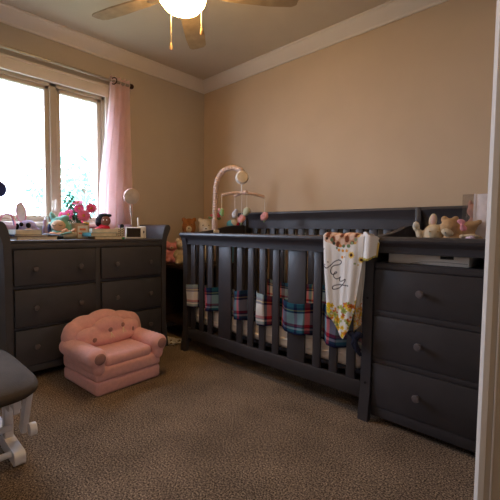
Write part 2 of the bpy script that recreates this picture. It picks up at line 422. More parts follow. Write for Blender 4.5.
# ------------------------------------------------------------------ crib
CB = (1.44, -.4, 0)
crib = thing('crib', 'dark slate wooden crib with slatted sides against the beige wall', 'crib', CB)
def cpart(mb, name, parent=crib, m=CRIB_WOOD, **k): return off(mb.build(name, m, parent, **k), CB)
SY = -.738
railp = [(-.705, .918), (-.712, .926), (-.77, .926), (-.782, .920), (-.786, .909), (-.782, .898), (-.770, .888), (-.760, .874), (-.757, .862), (-.757, .835), (-.718, .835), (-.718, .895), (-.705, .905)]
cpart(MB().prism(railp, 'X', .662, 2.196), 'front_rail', angle=30)
cpart(MB().box(.72, 2.178, SY-.014, SY+.014, .1, .185, .005), 'bottom_rail')
slat_c = [.785, .885, .985, 1.143, 1.29, 1.393, 1.495, 1.605, 1.762, 1.905, 2.012, 2.116]
slat_w = [.05, .05, .05, .125, .05, .05, .05, .05, .125, .05, .05, .05]
for x, wd in zip(slat_c, slat_w):
    cpart(MB().box(x-wd/2, x+wd/2, SY-.008, SY+.008, .18, .84, .003), 'slat')
fp = [(-.776, 0), (-.774, .04), (-.765, .10), (-.756, .16), (-.754, .3), (-.754, .7), (-.757, .80), (-.765, .85), (-.775, .885), (-.706, .885), (-.706, .2), (-.715, .11), (-.738, .03), (-.742, 0)]
for x0, x1 in ((.672, .727), (2.180, 2.232)):
    p = cpart(MB().prism(fp, 'X', x0, x1), 'front_post', angle=30)
    if x0 > 1:
        for z, y in ((.62, -.754), (.19, -.757)):
            MB().lathe([(.006, 0), (.006, .003), (0, .003)], (x0+.027, y, z), '-Y', 12).build('bolt', BLACK, p)
hb = [(-.03, 1.10), (-.04, 1.106), (-.085, 1.106), (-.095, 1.1), (-.097, 1.09), (-.09, 1.075), (-.08, 1.055), (-.074, 1.035), (-.074, 1.03), (-.068, 1.03), (-.068, .965), (-.03, .965)]
cpart(MB().prism(hb, 'X', .60, 2.19), 'headboard', angle=30)
for i in range(14):
    x = .79 + i*(2.10-.79)/13
    cpart(MB().box(x-.029, x+.029, -.062, -.044, .2, .97, .003), 'back_slat')
cpart(MB().box(.66, 2.19, -.07, -.03, .1, .26, .004), 'back_rail')
for x0, x1 in ((.655, .715), (2.188, 2.224)):
    cpart(MB().box(x0, x1, -.10, -.03, 0, 1.105, .006), 'back_post')
curve = [(-.095, .992), (-.2, .99), (-.27, .985), (-.34, .973), (-.42, .955), (-.5, .942), (-.6, .93), (-.705, .92)]
ep = curve + [(y, z-.075) for y, z in curve[::-1]]
e = cpart(MB().prism(ep, 'X', .668, .702), 'end_panel', angle=30)
cpart(MB().box(.668, .702, -.705, -.095, .1, .2, .003), 'end_rail')
for k in range(5):
    y = -.19 - k*.105
    MB().box(.677, .693, y-.022, y+.022, .19, .91, .002).build('slat', CRIB_WOOD, e)
cpart(MB().prism(curve + [(-.705, .1), (-.095, .1)], 'X', 2.19, 2.22), 'end_panel', angle=30)
cpart(MB().box(.72, 2.175, -.70, -.08, .2, .222, .003), 'mattress_board')

mt = thing('crib_mattress', 'crib mattress under a white fitted sheet', 'mattress', (1.44, -.4, .224))
MB().box(-.715, .72, -.315, .30, 0, .13, .03, 4).build('mattress', SHEET, mt)
pl = MB().tube([(-.70+.05*i, -.317-.004*math.sin(i*1.9), .055+.01*math.sin(i*.8)) for i in range(29)], .006, 6)
pl.build('sheet_seam', SHEET, mt)

# ---- plaid blanket woven through the slats
def tri_col(seq, s):
    per = sum(q[0] for q in seq); s = s % per
    for wd, c in seq:
        if s < wd: return c
        s -= wd
    return seq[-1][1]
NV, RD, TL, WH, LB, YL = (22, 25, 56), (160, 34, 50), (34, 82, 98), (216, 210, 204), (70, 120, 160), (210, 180, 90)
warp = [(.10, WH), (.015, NV), (.022, RD), (.01, NV), (.012, WH), (.022, RD), (.03, TL), (.006, YL), (.022, RD), (.05, NV), (.05, TL), (.02, NV), (.05, TL), (.02, RD), (.016, NV), (.03, WH), (.012, RD), (.018, WH), (.03, NV), (.02, TL), (.02, RD), (.04, NV), (.045, LB), (.01, WH), (.02, NV)]
weft = [(.026, TL), (.016, NV), (.006, YL), (.014, NV), (.074, WH), (.016, RD), (.008, NV), (.012, WH), (.012, TL), (.02, NV)]
px_t = [(189, 284), (200, 286), (213, 287.5), (230, 290), (247, 291), (262, 293), (275, 299), (290, 302), (306, 304), (318, 305), (332, 307), (345, 310), (359, 316)]
px_b = [(189, 306), (200, 309), (213, 311), (230, 317), (247, 322), (262, 325), (275, 327), (290, 332), (306, 335), (318, 341), (332, 345), (345, 349), (359, 354)]
Tt = [at(*p, 1, SY-.015) for p in px_t]; Tb = [at(*p, 1, SY-.015) for p in px_b]
front_x = [.785, .985, 1.29, 1.495, 1.762, 2.012]; back_x = [.885, 1.143, 1.393, 1.605, 1.905, 2.116]
kn = sorted([(x, -.027) for x in front_x] + [(x, .027) for x in back_x])
kx = []; ky = []
for (x, o), wd in zip(kn, slat_w):
    kx += [x-wd/2-.002, x+wd/2+.002]; ky += [o, o]
def plaid_fn(u, v):
    x = lerp(.735, 2.165, u)
    zt = interp([p.x for p in Tt], [p.z for p in Tt], x); zb = interp([p.x for p in Tb], [p.z for p in Tb], x)
    o = interp(kx, ky, x)
    z = lerp(zt, zb, v) + .004*math.sin(24*x)
    return (x, SY + o + .004*math.sin(31*x+5*v) * (1 if abs(o) > .02 else .2), z)
def plaid_col(u, v, p):
    s = p.x - .735; t = (1-v)*.19
    a = tri_col(warp, s+.0); b = tri_col(weft, v*.2)
    chk = .40
    c = tuple(lerp(x, y, chk) for x, y in zip(a, b))
    if v > .965: c = NV
    return c
pb = cloth('plaid_blanket', plaid_fn, plaid_col, 420, 60, colmat('plaid wool'), thick=.005)
tag(pb, 'red, navy and teal plaid blanket woven through the front slats of the crib', 'blanket')
# second throw of the same kind lying over the mattress edge at the back of the crib
def plaid2(u, v):
    x = lerp(1.0, 2.1, u); return (x, -.115 - .004*math.sin(20*x), lerp(.535+.012*math.sin(9*x), .37, v))
pb2 = cloth('plaid_liner', plaid2, lambda u, v, p: tuple(lerp(x, y, .5) for x, y in zip(tri_col(warp, p.x*1.1), tri_col(weft, v*.2))), 300, 40, pb.data.materials[0], thick=.006)
tag(pb2, 'plaid liner along the back slats inside the crib', 'blanket')

# ---- name blanket over the front rail
BY = -.797
def bp(cx, cy): # crop coordinates -> world on the hanging plane
    q = at(315+cx/7.143, 225+cy/7.143, 1, BY); return (q.x, q.z)
letters = [
 [(72, 168), (60, 188)],
 [(82, 282), (74, 284), (76, 296), (92, 306), (112, 292), (140, 264), (168, 250), (188, 256), (190, 270), (170, 284), (142, 288), (122, 306), (118, 336), (130, 352), (148, 348), (158, 338), (150, 334), (138, 350), (140, 372), (158, 384), (176, 376), (182, 372), (176, 390), (184, 402), (206, 396), (222, 386), (218, 404), (196, 432), (168, 452), (138, 458), (128, 446), (146, 430), (180, 426), (216, 430), (242, 434)],
 [(100, 262), (103, 264)],
]
L2 = []
def catmull(P):
    out = []
    for i in range(len(P)-1):
        p0 = P[max(i-1, 0)]; p1 = P[i]; p2 = P[i+1]; p3 = P[min(i+2, len(P)-1)]
        for k in range(5):
            t = k/5
            out.append(tuple(.5*((2*b)+(-a+c)*t+(2*a-5*b+4*c-d)*t*t+(-a+3*b-3*c+d)*t**3) for a, b, c, d in zip(p0, p1, p2, p3)))
    return out+[P[-1]]
for L in letters:
    L2.append([bp(*p) for p in catmull(L)])
def seg_d(p, a, b):
    vx, vy = b[0]-a[0], b[1]-a[1]; l = vx*vx+vy*vy or 1e-9
    t = max(0, min(1, ((p[0]-a[0])*vx+(p[1]-a[1])*vy)/l))
    return math.hypot(p[0]-a[0]-t*vx, p[1]-a[1]-t*vy)
sun = [bp(265, 215) + (.019,), bp(332, 250) + (.017,)]
small = [(bp(x, y), r, c) for x, y, r, c in [(175, 178, .0075, (222, 150, 60)), (203, 184, .0075, (226, 160, 60)), (232, 184, .007, (228, 170, 80)), (198, 230, .007, (216, 140, 50)), (185, 148, .008, (214, 140, 70)), (218, 228, .004, (190, 150, 80)), (292, 130, .006, (230, 190, 90)), (315, 80, .007, (230, 190, 110)),
   (210, 150, .008, (110, 130, 90)), (245, 150, .010, (120, 140, 100)), (125, 105, .010, (96, 110, 80)), (140, 130, .009, (70, 76, 66)), (270, 130, .008, (140, 160, 120)), (160, 165, .006, (110, 130, 90)), (295, 105, .008, (150, 165, 130)), (290, 275, .005, (150, 165, 120)), (310, 285, .004, (210, 180, 90)), (90, 95, .008, (60, 50, 44))]]
random.seed(3)
yl = []
for i in range(120):
    cx = random.uniform(75, 350); 
    cy = 840 - 290*math.sqrt(random.random())**1.4 if i % 3 else random.uniform(660, 840)
    yl.append((bp(cx, cy), random.uniform(.007, .019), random.choice([(238, 204, 60), (232, 190, 40), (240, 214, 100), (226, 160, 50), (205, 110, 50), (150, 165, 80), (170, 178, 100), (236, 196, 60)])))
random.seed(11)
def blanket_col(u, v, p):
    q = (p.x, p.z); c = (232, 228, 224)
    # portrait patch at the top (warm brown, blotchy)
    X0, Z0 = bp(190, 85)
    dx, dz = (p.x-X0)/.105, (p.z-Z0)/.048
    if dx*dx+dz*dz < 1 + .25*math.sin(60*p.x)*math.sin(70*p.z) and p.y < -.70:
        k = math.sin(75*p.x+90*p.z)+.8*math.sin(160*p.x-60*p.z+1)
        c = (118, 66, 44) if k > .45 else ((206, 160, 130) if k > -.5 else (226, 196, 176))
    if p.y < -.74:
        for (ctr, r, cc) in small:
            if math.hypot(q[0]-ctr[0], q[1]-ctr[1]) < r: c = cc
        for sx, sz, r in sun:
            d = math.hypot(q[0]-sx, q[1]-sz); an = math.atan2(q[1]-sz, q[0]-sx)
            if d < r*(.82+.18*math.cos(11*an)): c = (232, 192, 70)
            if d < r*.45: c = (74, 40, 28)
        for (ctr, r, cc) in yl:
            d = math.hypot(q[0]-ctr[0], q[1]-ctr[1]); an = math.atan2(q[1]-ctr[1], q[0]-ctr[0])
            if d < r*(.8+.2*math.cos(5*an)): c = cc if d > r*.3 else tuple(x*.8 for x in cc)
        for L in L2:
            for a, b in zip(L, L[1:]):
                if abs(a[0]-q[0]) < .03 and seg_d(q, a, b) < .0025: c = (46, 42, 52)
    return c
lx = lambda px, py: at(px, py, 1, BY)
LE = [lx(324, 236), lx(325.5, 275), lx(328, 314)]
RE = [lx(366, 236), lx(362, 270), lx(358, 300), lx(349, 339)]
TIP = lx(348.5, 340)
ztop = .944
def blanket_fn(u, v):
    # v 0..0.22 behind / over the rail, 0.22..1 hanging in front
    xl = interp([0, .22, .6, 1], [LE[0].x, LE[0].x, LE[1].x, LE[2].x], v); xr = interp([0, .22, .55, .8, 1], [2.215, 2.205, 2.19, 2.17, 2.155], v)
    zbot = interp([0, .12, .35, .72, .86, 1], [LE[2].z, LE[2].z-.02, LE[2].z-.07, TIP.z, TIP.z+.05, TIP.z+.16], u)
    x = lerp(xl, xr, u)
    fold = .005*math.sin(2*PI*1.6*u+.6)+.0018*math.sin(2*PI*4*u)
    if v < .22:
        t = v/.22
        # from behind the rail up and over
        y, z = interp([0, .35, .55, .9, 1], [-.688, -.694, -.712, -.785, BY], t), interp([0, .35, .55, .9, 1], [.76, .915, .936, .938, .928], t)
        return (x, y, z + .004*math.sin(2*PI*2*u))
    t = (v-.22)/.78
    z = lerp(.928, zbot, t)
    return (x + .01*t*math.sin(2*PI*1.1*u), BY - .004 - fold*sstep(t*3)*.9 - .008*abs(fold)/.008*.3, z)
CLM = colmat('printed fleece')
nb_root = thing('name_blanket', 'cream blanket printed with sunflowers and a handwritten name over the crib rail', 'blanket', (0, 0, 0))
cloth('front_drape', blanket_fn, blanket_col, 130, 230, CLM, nb_root, .004)
def side_fn(u, v):     # rolled fold at the right of the rail, tapering downwards
    p0 = Vector((2.20, -.700, .94)); 
    x = lerp(2.195, 2.272 - .012*v, u); 
    z = lerp(.945 - .03*u*u, lerp(.80, .825, u), v) + .004*math.sin(9*u)
    y = -.79 - .025*math.sin(PI*u) + .012*u
    return (x, y, z)
def side_col(u, v, p):
    if v > .9: return (206, 180, 84) if math.sin(u*40) > -.3 else (120, 140, 90)
    if u > .92 and v > .25: return (224, 190, 100)
    return (232, 228, 224)
cloth('side_fold', side_fn, side_col, 30, 50, CLM, nb_root, .006)
def back_fn(u, v):
    x = lerp(2.148, 2.192, u)+.004*math.sin(6*v); z = lerp(.87, .44 + .05*u, v)
    return (x, -.775 + .006*math.sin(8*u+3*v), z)
def back_col(u, v, p):
    if v > .72: return random.choice([(222, 180, 60), (214, 200, 170), (160, 150, 80), (214, 208, 200), (206, 120, 60)])
    return (214, 208, 200)
cloth('rear_layer', back_fn, back_col, 14, 60, CLM, nb_root, .004)
# dark knotted tassel at the foot of the plaid
a = at(354, 338, 1, -.80)
kt = thing('fabric_bow', 'dark navy knotted fabric bow below the hanging blanket', 'bow', a)
NAVYF = mat('navy fabric', (26, 28, 46), .95, (60, .3), (200, .4))
blob('knot', [((0, .012, 0), (.022, .015, .022)), ((-.02, .012, .016), (.022, .012, .016)), ((.022, .01, .018), (.022, .012, .018))], NAVYF, kt, .005)
MB().tube([(0, .01, 0), (.012, 0, -.035), (.02, .004, -.06), (.036, .006, -.085)], [.01, .013, .014, .006]).tube([(0, .01, 0), (-.006, 0, -.03), (.002, .004, -.055)], [.009, .011, .006]).build('tail', NAVYF, kt)

# ------------------------------------------------------------------ changing table chest at the right end of the crib
GB = (2.48, -.4, 0)
ch = thing('changing_chest', 'three-drawer slate changing chest with a railed top beside the crib', 'changing table', GB)
def gpart(mb, name, parent=ch, m=CRIB_WOOD, **k): return off(mb.build(name, m, parent, **k), GB)
gpart(MB().box(2.234, 2.722, -.728, -.06, .045, .78, .003), 'carcass')
gpart(MB().box(2.232, 2.724, -.738, -.06, .78, .80, .003).box(2.234, 2.722, -.742, -.72, .768, .79, .002).box(2.234, 2.722, -.742, -.72, .538, .566, .002).box(2.234, 2.722, -.742, -.72, .30, .327, .002).box(2.234, 2.722, -.742, -.70, .03, .081, .003), 'front_frame')
for z0, z1, zk in ((.567, .766, .671), (.329, .536, .431), (.083, .298, .192)):
    d = gpart(MB().box(2.236, 2.706, -.746, -.70, z0, z1, .003), 'drawer')
    MB().lathe([(.008, 0), (.0075, .014), (.014, .019), (.0175, .026), (.015, .034), (0, .037)], (2.458, -.745, zk), '-Y', 20).build('knob', KNOB_MAT, d)
gpart(MB().prism(fp[:9] + [(-.706, .885)] + [(-.706, .92), (-.06, .99), (-.06, .0), (-.12, 0), (-.14, .05), (-.70, .05)] , 'X', 2.735, 2.785) if False else MB().prism([(-.795, 0), (-.772, .11), (-.757, .17), (-.754, .8), (-.775, .89), (-.70, .92), (-.5, .942), (-.27, .985), (-.06, .99), (-.06, 0), (-.12, 0), (-.14, .05), (-.69, .05), (-.742, 0)], 'X', 2.726, 2.776), 'end_panel', angle=30)
trp = [(y, z) for y, z in railp]
trp = [(-.705, .918), (-.712, .926), (-.77, .926), (-.782, .920), (-.786, .909), (-.782, .898), (-.770, .888), (-.760, .878), (-.757, .866), (-.757, .848), (-.718, .848), (-.718, .895), (-.705, .905)]
gpart(MB().prism(trp, 'X', 2.197, 2.785), 'tray_rail', angle=30)
gpart(MB().box(2.224, 2.726, -.718, -.07, .850, .864, .002), 'tray')
gpart(MB().prism(hb, 'X', 2.224, 2.79, ).box(2.224, 2.726, -.068, -.03, .80, .97, .002), 'backboard', angle=30)

# white box on the chest top
wb = thing('flat_box', 'flat white cardboard box in the gap under the changing tray', 'box', (2.468, -.60, .80))
MB().box(-.185, .165, -.10, .14, 0, .044, .003).build('carton', WHITE_P, wb)
MB().box(.05, .105, -.102, -.099, .030, .043, .001).build('handle_slot', BLACK, wb)
MB().tube([(-.08, -.1015, .002), (-.03, -.1015, .012), (.05, -.1015, .017), (.16, -.1015, .014)], .0012, 6).build('print_line', mat('grey print', (120, 112, 112), .6), wb)

# ------------------------------------------------------------------ toys on the changing tray
def disc(mb, c, r, ry, rot=(0, 0, 0)): return mb.ell(c, (r, ry, r), rot, 14)
TZ = .864
bn = thing('bunny_plush', 'cream bunny plush with one raised ear on the changing tray', 'stuffed toy', (2.425, -.56, TZ), math.radians(17))
blob('body', [((.018, 0, .08), (.048, .04, .046)), ((.0, .0, .03), (.055, .045, .034)), ((-.045, -.005, .075), (.018, .018, .03), (0, -.3, 0)), ((-.062, -.005, .115), (.017, .016, .026)), ((.058, -.005, .122), (.016, .014, .010))], CREAM, bn)
blob('ear', [((.012, .012, .142), (.019, .011, .038), (0, .1, 0))], CREAM, bn, .004)
MB().ell((.013, .0015, .145), (.011, .003, .026), (0, .1, 0)).build('ear_lining', PALE_PINK, bn)
MB().ell((-.063, -.02, .122), (.013, .004, .013)).build('paw_pad', PAPER, bn)
for x in (0, .034): MB().ell((x, -.038, .089), (.004, .003, .004)).build('eye', TAN_FUR, bn)
br = thing('teddy_bear', 'tan teddy bear with a pink bow lying on the changing tray', 'stuffed toy', (2.55, -.56, TZ), math.radians(17))
blob('body', [((-.035, 0, .11), (.04, .04, .042)), ((-.058, .005, .148), (.017, .012, .017)), ((-.012, .008, .15), (.016, .012, .014)), ((.02, .005, .09), (.05, .042, .048), (0, .3, 0)), ((.05, 0, .115), (.028, .026, .026)), ((.075, -.005, .132), (.022, .016, .012), (0, -.4, 0)), ((.05, -.02, .06), (.05, .022, .02)), ((0, 0, .045), (.07, .045, .045))], TAN_FUR, br)
MB().ell((-.045, -.036, .085), (.026, .014, .018), (0, .4, 0)).build('muzzle', CREAM, br)
MB().ell((-.054, -.051, .084), (.0035, .003, .003)).build('nose', BLACK, br)
blob('bow', [((.008, -.046, .136), (.018, .009, .012), (0, .2, 0)), ((.018, -.046, .106), (.016, .009, .014), (0, .5, 0)), ((.012, -.05, .12), (.008, .008, .008))], PINK, br, .004)
blob('paw', [((.048, -.045, .07), (.034, .014, .011)), ((.015, -.045, .068), (.014, .012, .011))], CREAM, br, .004)
mat_w = thing('folded_cloth', 'small printed white cloth beside the teddy bear and the clear box', 'cloth', (2.618, -.655, TZ))
blob('cloth', [((0, 0, .035), (.025, .018, .035)), ((-.018, -.004, .03), (.022, .014, .03)), ((.012, -.006, .056), (.014, .01, .02))], mat('lilac white print', (206, 186, 204), .9, (150, .35)), mat_w, .004)
# clear gift box
bx = thing('clear_box', 'clear plastic gift box holding a doll behind the teddy bear', 'box', (2.625, -.47, TZ), math.radians(4))
MB().box(-.075, .075, -.05, .05, 0, .265, .002).build('clear_shell', ACRYL, bx, smooth=False)
MB().box(-.02, .0755, -.0525, -.0505, 0, .264, .0005).box(-.028, -.02, -.0545, -.0505, 0, .266).build('printed_panel', mat('frosted white card', (226, 216, 216), .5), bx)
MB().tube([(.045+.016*math.cos(t*.4), -.0535, .185+.016*math.sin(t*.4)) for t in range(3, 14)], .0016, 6).build('printed_mark', HOT_PINK, bx)
blob('doll', [((-.035, 0, .19), (.028, .026, .03)), ((-.035, 0, .11), (.03, .024, .05)), ((-.03, 0, .04), (.034, .028, .036)), ((-.05, 0, .222), (.011, .008, .022)), ((-.018, 0, .222), (.011, .008, .022))], mat('dusty pink plush', (206, 150, 130), .9), bx)

# ------------------------------------------------------------------ crib mobile
mo = thing('crib_mobile', 'baby mobile with ruffled peach arm clamped to the crib end', 'mobile', (.685, -.44, .93))
def ruffle(path, r, amp, n=160, seg=12):
    P = [Vector(p) for p in path]; L = catmull([tuple(p) for p in P])
    # resample
    ds = [0]
    for a, b in zip(L, L[1:]): ds.append(ds[-1]+(Vector(b)-Vector(a)).length)
    pts = []; rad = []
    for i in range(n+1):
        s = ds[-1]*i/n; x = tuple(interp(ds, [l[k] for l in L], s) for k in range(3)); pts.append(x)
        rad.append(r + amp*(abs(math.sin(i*.75))-.5) + amp*.6*math.sin(i*2.3))
    return pts, rad
pts, rad = ruffle([(0, 0, .0), (0, 0, .14), (.004, 0, .30), (.016, 0, .40), (.06, 0, .47), (.13, 0, .507), (.21, 0, .512), (.27, -.0, .495), (.315, 0, .478)], .0185, .0045)
MB().tube(pts, rad, 12).build('arm', ARMF, mo)
pts, rad = ruffle([(0, 0, -.01), (0, 0, .02), (0, 0, .06), (0, 0, .1)], .024, .004, 50)
MB().tube(pts, rad, 12).build('arm_sleeve', ARMF, mo)
MB().box(-.045, .028, -.03, .03, -.012, .02, .008).box(-.03, .03, -.02, .02, -.05, -.012, .006).build('clamp', WHITE_P, mo)
MR = Matrix.Rotation(math.radians(50), 4, 'Z')
hub = Vector((.315, 0, .425))
mbm = MB().lathe([(0, -.032), (.04, -.03), (.05, -.018), (.052, 0), (.05, .018), (.04, .03), (0, .033)], hub, Matrix.Rotation(math.radians(50), 4, 'Z') @ Matrix.Rotation(PI/2, 4, 'X'), 32)
mbm.build('music_box', mat('warm white plastic', (222, 210, 196), .5), mo)
MB().tube([hub+Vector((0, 0, -.05)), hub+Vector((0, 0, -.118))], .006, 10).lathe([(0, .012), (.014, .01), (.016, -.006), (0, -.012)], hub+Vector((0, 0, -.118))).build('spindle', WHITE_P, mo)
cz = .425-.118
def arm_pts(a, L, droop):
    d = Vector((math.cos(a), math.sin(a), 0))
    return [hub*Vector((1, 1, 0)).x*0 + Vector((hub.x, hub.y, cz)) + d*t*L + Vector((0, 0, -droop*t*t)) for t in (0, .25, .5, .75, 1)]
toy_specs = []
base_a = math.radians(45)
for k, (a, L, dr_) in enumerate([(base_a+PI, .155, .02), (base_a, .178, .03), (base_a+PI*.62, .15, .01), (base_a-PI*.42, .15, .01)]):
    P = arm_pts(a, L, dr_); pts, rad = ruffle([tuple(p) for p in P], .0115, .003, 60, 10)
    MB().tube(pts, rad, 10).build('hanger_arm', ARMF, mo)
    toy_specs.append(P[-1])
toy_specs.append(Vector((hub.x, hub.y, cz-.01)))
def flower(parent, c, r, m1, m2, leaf=True, name='flower_charm'):
    o = blob(name, [((c[0]+r*.55*math.cos(k*PI/3), c[1]+r*.3*math.sin(k*PI/3), c[2]+r*.55*math.sin(k*PI/3)), r*.5) for k in range(6)]+[(tuple(c), r*.6)], m1, parent, .005)
    if leaf: MB().ell((c[0]+.012, c[1]-.012, c[2]-r*.9), (.008, .006, .018), (0, .4, 0)).build('leaf', m2, o)
    return o
ROSE = mat('rose pink felt', (206, 146, 146), .9, (60, .2), (200, .4))
SAGE = mat('sage felt', (132, 150, 104), .9)
drops = [.105, .125, .125, .115, .165]
for k, (p, L) in enumerate(zip(toy_specs, drops)):
    e = p - Vector((0, 0, L))
    MB().tube([p, e], .0016, 6).build('cord', WHITE_P, mo)
    e2 = e - Vector((0, 0, .025))
    if k == 0:
        o = blob('leaf_charm', [(tuple(e2), (.022, .016, .03), (0, .3, 0)), ((e2.x+.016, e2.y-.01, e2.z-.012), (.016, .012, .024), (0, -.4, 0))], mat('green felt', (128, 156, 104), .9), mo, .005)
        MB().ell((e2.x-.014, e2.y-.012, e2.z+.012), (.014, .01, .018)).build('petal', ROSE, o)
    elif k in (1, 4): flower(mo, e2, .036, ROSE, SAGE)
    elif k == 2:
        blob('bird_charm', [(tuple(e2), (.028, .02, .034), (0, .6, 0)), ((e2.x+.01, e2.y+.005, e2.z+.026), (.018, .014, .018))], mat('white felt', (214, 206, 206), .9), mo, .005)
    else:
        o = blob('bird_charm', [(tuple(e2), (.03, .02, .036), (0, .9, 0)), ((e2.x-.012, e2.y-.005, e2.z-.022), (.024, .014, .012))], mat('grey green felt', (170, 168, 140), .9), mo, .005)

# ------------------------------------------------------------------ corner table and toys
tb = thing('side_table', 'dark wooden side table in the corner between dresser and crib', 'table', (.31, -.36, 0))
MB().box(-.27, .27, -.29, .29, .615, .64, .006).build('table_top', DARK_WOOD, tb)
for sx in (-1, 1):
    for sy in (-1, 1):
        MB().prism([(sx*.225-.02, sy*.245-.02), (sx*.225+.02, sy*.245-.02), (sx*.225+.02, sy*.245+.02), (sx*.225-.02, sy*.245+.02)], 'Z', 0, .615).build('leg', DARK_WOOD, tb)
MB().box(-.235, .235, -.255, .255, .12, .14, .004).build('shelf', DARK_WOOD, tb)
MB().box(-.235, -.215, -.225, .225, .14, .615, .003).build('side_board', DARK_WOOD, tb)
MB().box(-.205, .205, .235, .25, .14, .615, .003).build('rear_board', DARK_WOOD, tb)
def toy(name, label, loc, rz=52): return thing(name, label, 'stuffed toy', loc, math.radians(rz))
def sit(h, w, ears='round'):
    """soft sitting animal, h tall, w half-width; front towards local -Y"""
    L = [((0, 0, h*.22), (w*1.0, w*.85, h*.24)), ((0, 0, h*.42), (w*.82, w*.7, h*.2)), ((0, -.01, h*.74), (w*.82, w*.75, h*.19)),
         ((-w*.55, -w*.8, h*.1), (w*.38, w*.75, h*.1)), ((w*.55, -w*.8, h*.1), (w*.38, w*.75, h*.1)),
         ((-w*.85, -w*.25, h*.42), (w*.26, w*.3, h*.17), (0, .35, 0)), ((w*.85, -w*.25, h*.42), (w*.26, w*.3, h*.17), (0, -.35, 0))]
    if ears == 'round': L += [((-w*.62, .0, h*.9), (w*.28, w*.16, w*.3)), ((w*.62, .0, h*.9), (w*.28, w*.16, w*.3))]
    if ears == 'long': L += [((-w*.35, .01, h*.99), (w*.17, w*.12, h*.15), (0, -.12, 0)), ((w*.38, .01, h*.97), (w*.17, w*.12, h*.15), (0, .25, 0))]
    return L
def face(t, h, w, mz, eye=BLACK):
    MB().ell((0, -w*.78, h*.7), (w*.34, w*.2, h*.075)).build('muzzle', mz, t)
    MB().ell((0, -w*.97, h*.72), (w*.09, w*.06, w*.07)).build('nose', BLACK, t)
    MB().ell((-w*.3, -w*.72, h*.79), (w*.08,)*3).build('eye', eye, t); MB().ell((w*.3, -w*.72, h*.79), (w*.08,)*3).build('eye', eye, t)
t = toy('teddy_bear', 'ginger brown teddy bear in the far corner beyond the crib end', (at(189, 225, 1, -.36).x, -.36, .64))
blob('body', sit(.445, .078), BROWN_FUR, t, .008); face(t, .445, .078, CREAM)
t = toy('plush_lamb', 'cream plush lamb with a pink and green bow beside the mobile arm', (at(206, 225, 1, -.25).x, -.25, .64), 50)
blob('body', sit(.44, .085, 'round'), CREAM, t, .008); face(t, .44, .085, PAPER)
blob('bow', [((.06, -.04, .435), (.03, .016, .02)), ((.11, -.03, .445), (.03, .016, .024)), ((.085, -.05, .43), (.014, .014, .014))], mat('pink ribbon', (206, 90, 100), .8), t, .005)
for c_ in ((.12, -.02, .415), (.04, -.05, .42)): MB().ell(c_, (.02, .01, .014)).build('leaf', SAGE, t)
t = toy('plush_pig', 'pink plush pig next to the end of the dresser', (.15, -.50, .64), 55)
blob('body', sit(.2, .065), PINK, t, .006); face(t, .2, .065, PALE_PINK)
t = toy('plush_dog', 'white plush dog on the corner table against the crib post', (.37, -.53, .64), 50)
blob('body', sit(.23, .075), CREAM, t, .006); face(t, .23, .075, PAPER)
# toy ball/drum seen over the crib end
t = toy('soft_toy', 'teal soft toy with cream and red bands peeking over the crib end by the headboard', (.525, -.08, .64), 45)
blob('body', [((0, 0, .36), (.06, .045, .045)), ((0, 0, .17), (.055, .045, .17))], TEAL, t, .006)
MB().ell((.02, -.012, .372), (.045, .04, .034), (0, .4, 0)).build('band', CREAM, t)
MB().ell((.048, -.014, .358), (.026, .036, .034), (0, .5, 0)).build('band', RED, t)

# power cords
cd = MB()
random.seed(5)
P = []
for i in range(26):
    s = i/25; P.append((.46+.14*math.sin(i*1.7)*random.uniform(.5, 1), -.735+.09*math.cos(i*2.3)*random.uniform(.4, 1)-.0*s, .006+.012*random.random()+.02*abs(math.sin(i*1.1))))
cd.tube(catmull(P), .0035, 6)
tag(cd.build('power_cord', WHITE_P), 'tangled white power cord on the carpet between dresser and crib', 'cord')

# ------------------------------------------------------------------ things on the dresser
DZ = .873
def dt(name, label, cat, x, y, rz=52, group=None, z=DZ): return thing(name, label, cat, (x, y, z), math.radians(rz), group)
# desk lamp with round head
def desk_lamp(name, label, x, y, h, headm, ring, rz=52, r=.062):
    t = dt(name, label, 'lamp', x, y, rz)
    MB().lathe([(0, 0), (.055, 0), (.055, .012), (.02, .02), (.014, .05), (.012, .09), (0, .092)]).build('base', PALE_PINK, t)
    MB().tube([(0, 0, .08), (0, .004, h*.45), (-.012, .012, h*.72), (-.01, .018, h-.02)], .005, 10).build('stem', METAL, t)
    M2 = Matrix.Rotation(math.radians(26), 4, 'Z') @ Matrix.Rotation(math.radians(102), 4, 'X')
    hd = MB().lathe([(r*.55, -.05), (r*.85, -.035), (r, -.005), (r, .01)], (0, 0, h), M2, 36).build('lamp_head', ring, t)
    MB().lathe([(r*.97, .004), (r*.97, .012), (r*.9, .015), (0, .017)], (0, 0, h), M2, 36).build('diffuser', headm, hd)
    return t
desk_lamp('desk_lamp', 'small desk lamp with a round white head in front of the curtain', .30, -.985, .335, mat('frosted diffuser', (196, 184, 176), .6), PALE_PINK)
t = desk_lamp('desk_lamp', 'dark blue round-headed lamp at the left edge before the window', .17, -1.868, .325, mat('dark blue lens', (40, 48, 96), .4), PURPLE, 52, .055)
def box_item(name, label, cat, x, y, sx, sy, sz, m, rz=52, z=DZ, bev=.003, group=None, part='cover'):
    t = dt(name, label, cat, x, y, rz, group, z)
    MB().box(-sx/2, sx/2, -sy/2, sy/2, 0, sz, bev).build(part, m, t); return t
def book(label, x, y, z, sx, sy, h, cover, rz, group):
    t = dt('book', label, 'book', x, y, rz, group, z)
    MB().box(-sx/2, sx/2, -sy/2, sy/2, 0, .0022).box(-sx/2, sx/2, -sy/2, sy/2, h-.0022, h).box(-sx/2, -sx/2+.003, -sy/2, sy/2, 0, h).build('cover', cover, t)
    MB().box(-sx/2+.003, sx/2-.004, -sy/2+.004, sy/2-.004, .0022, h-.0022).build('pages', PAPER, t)
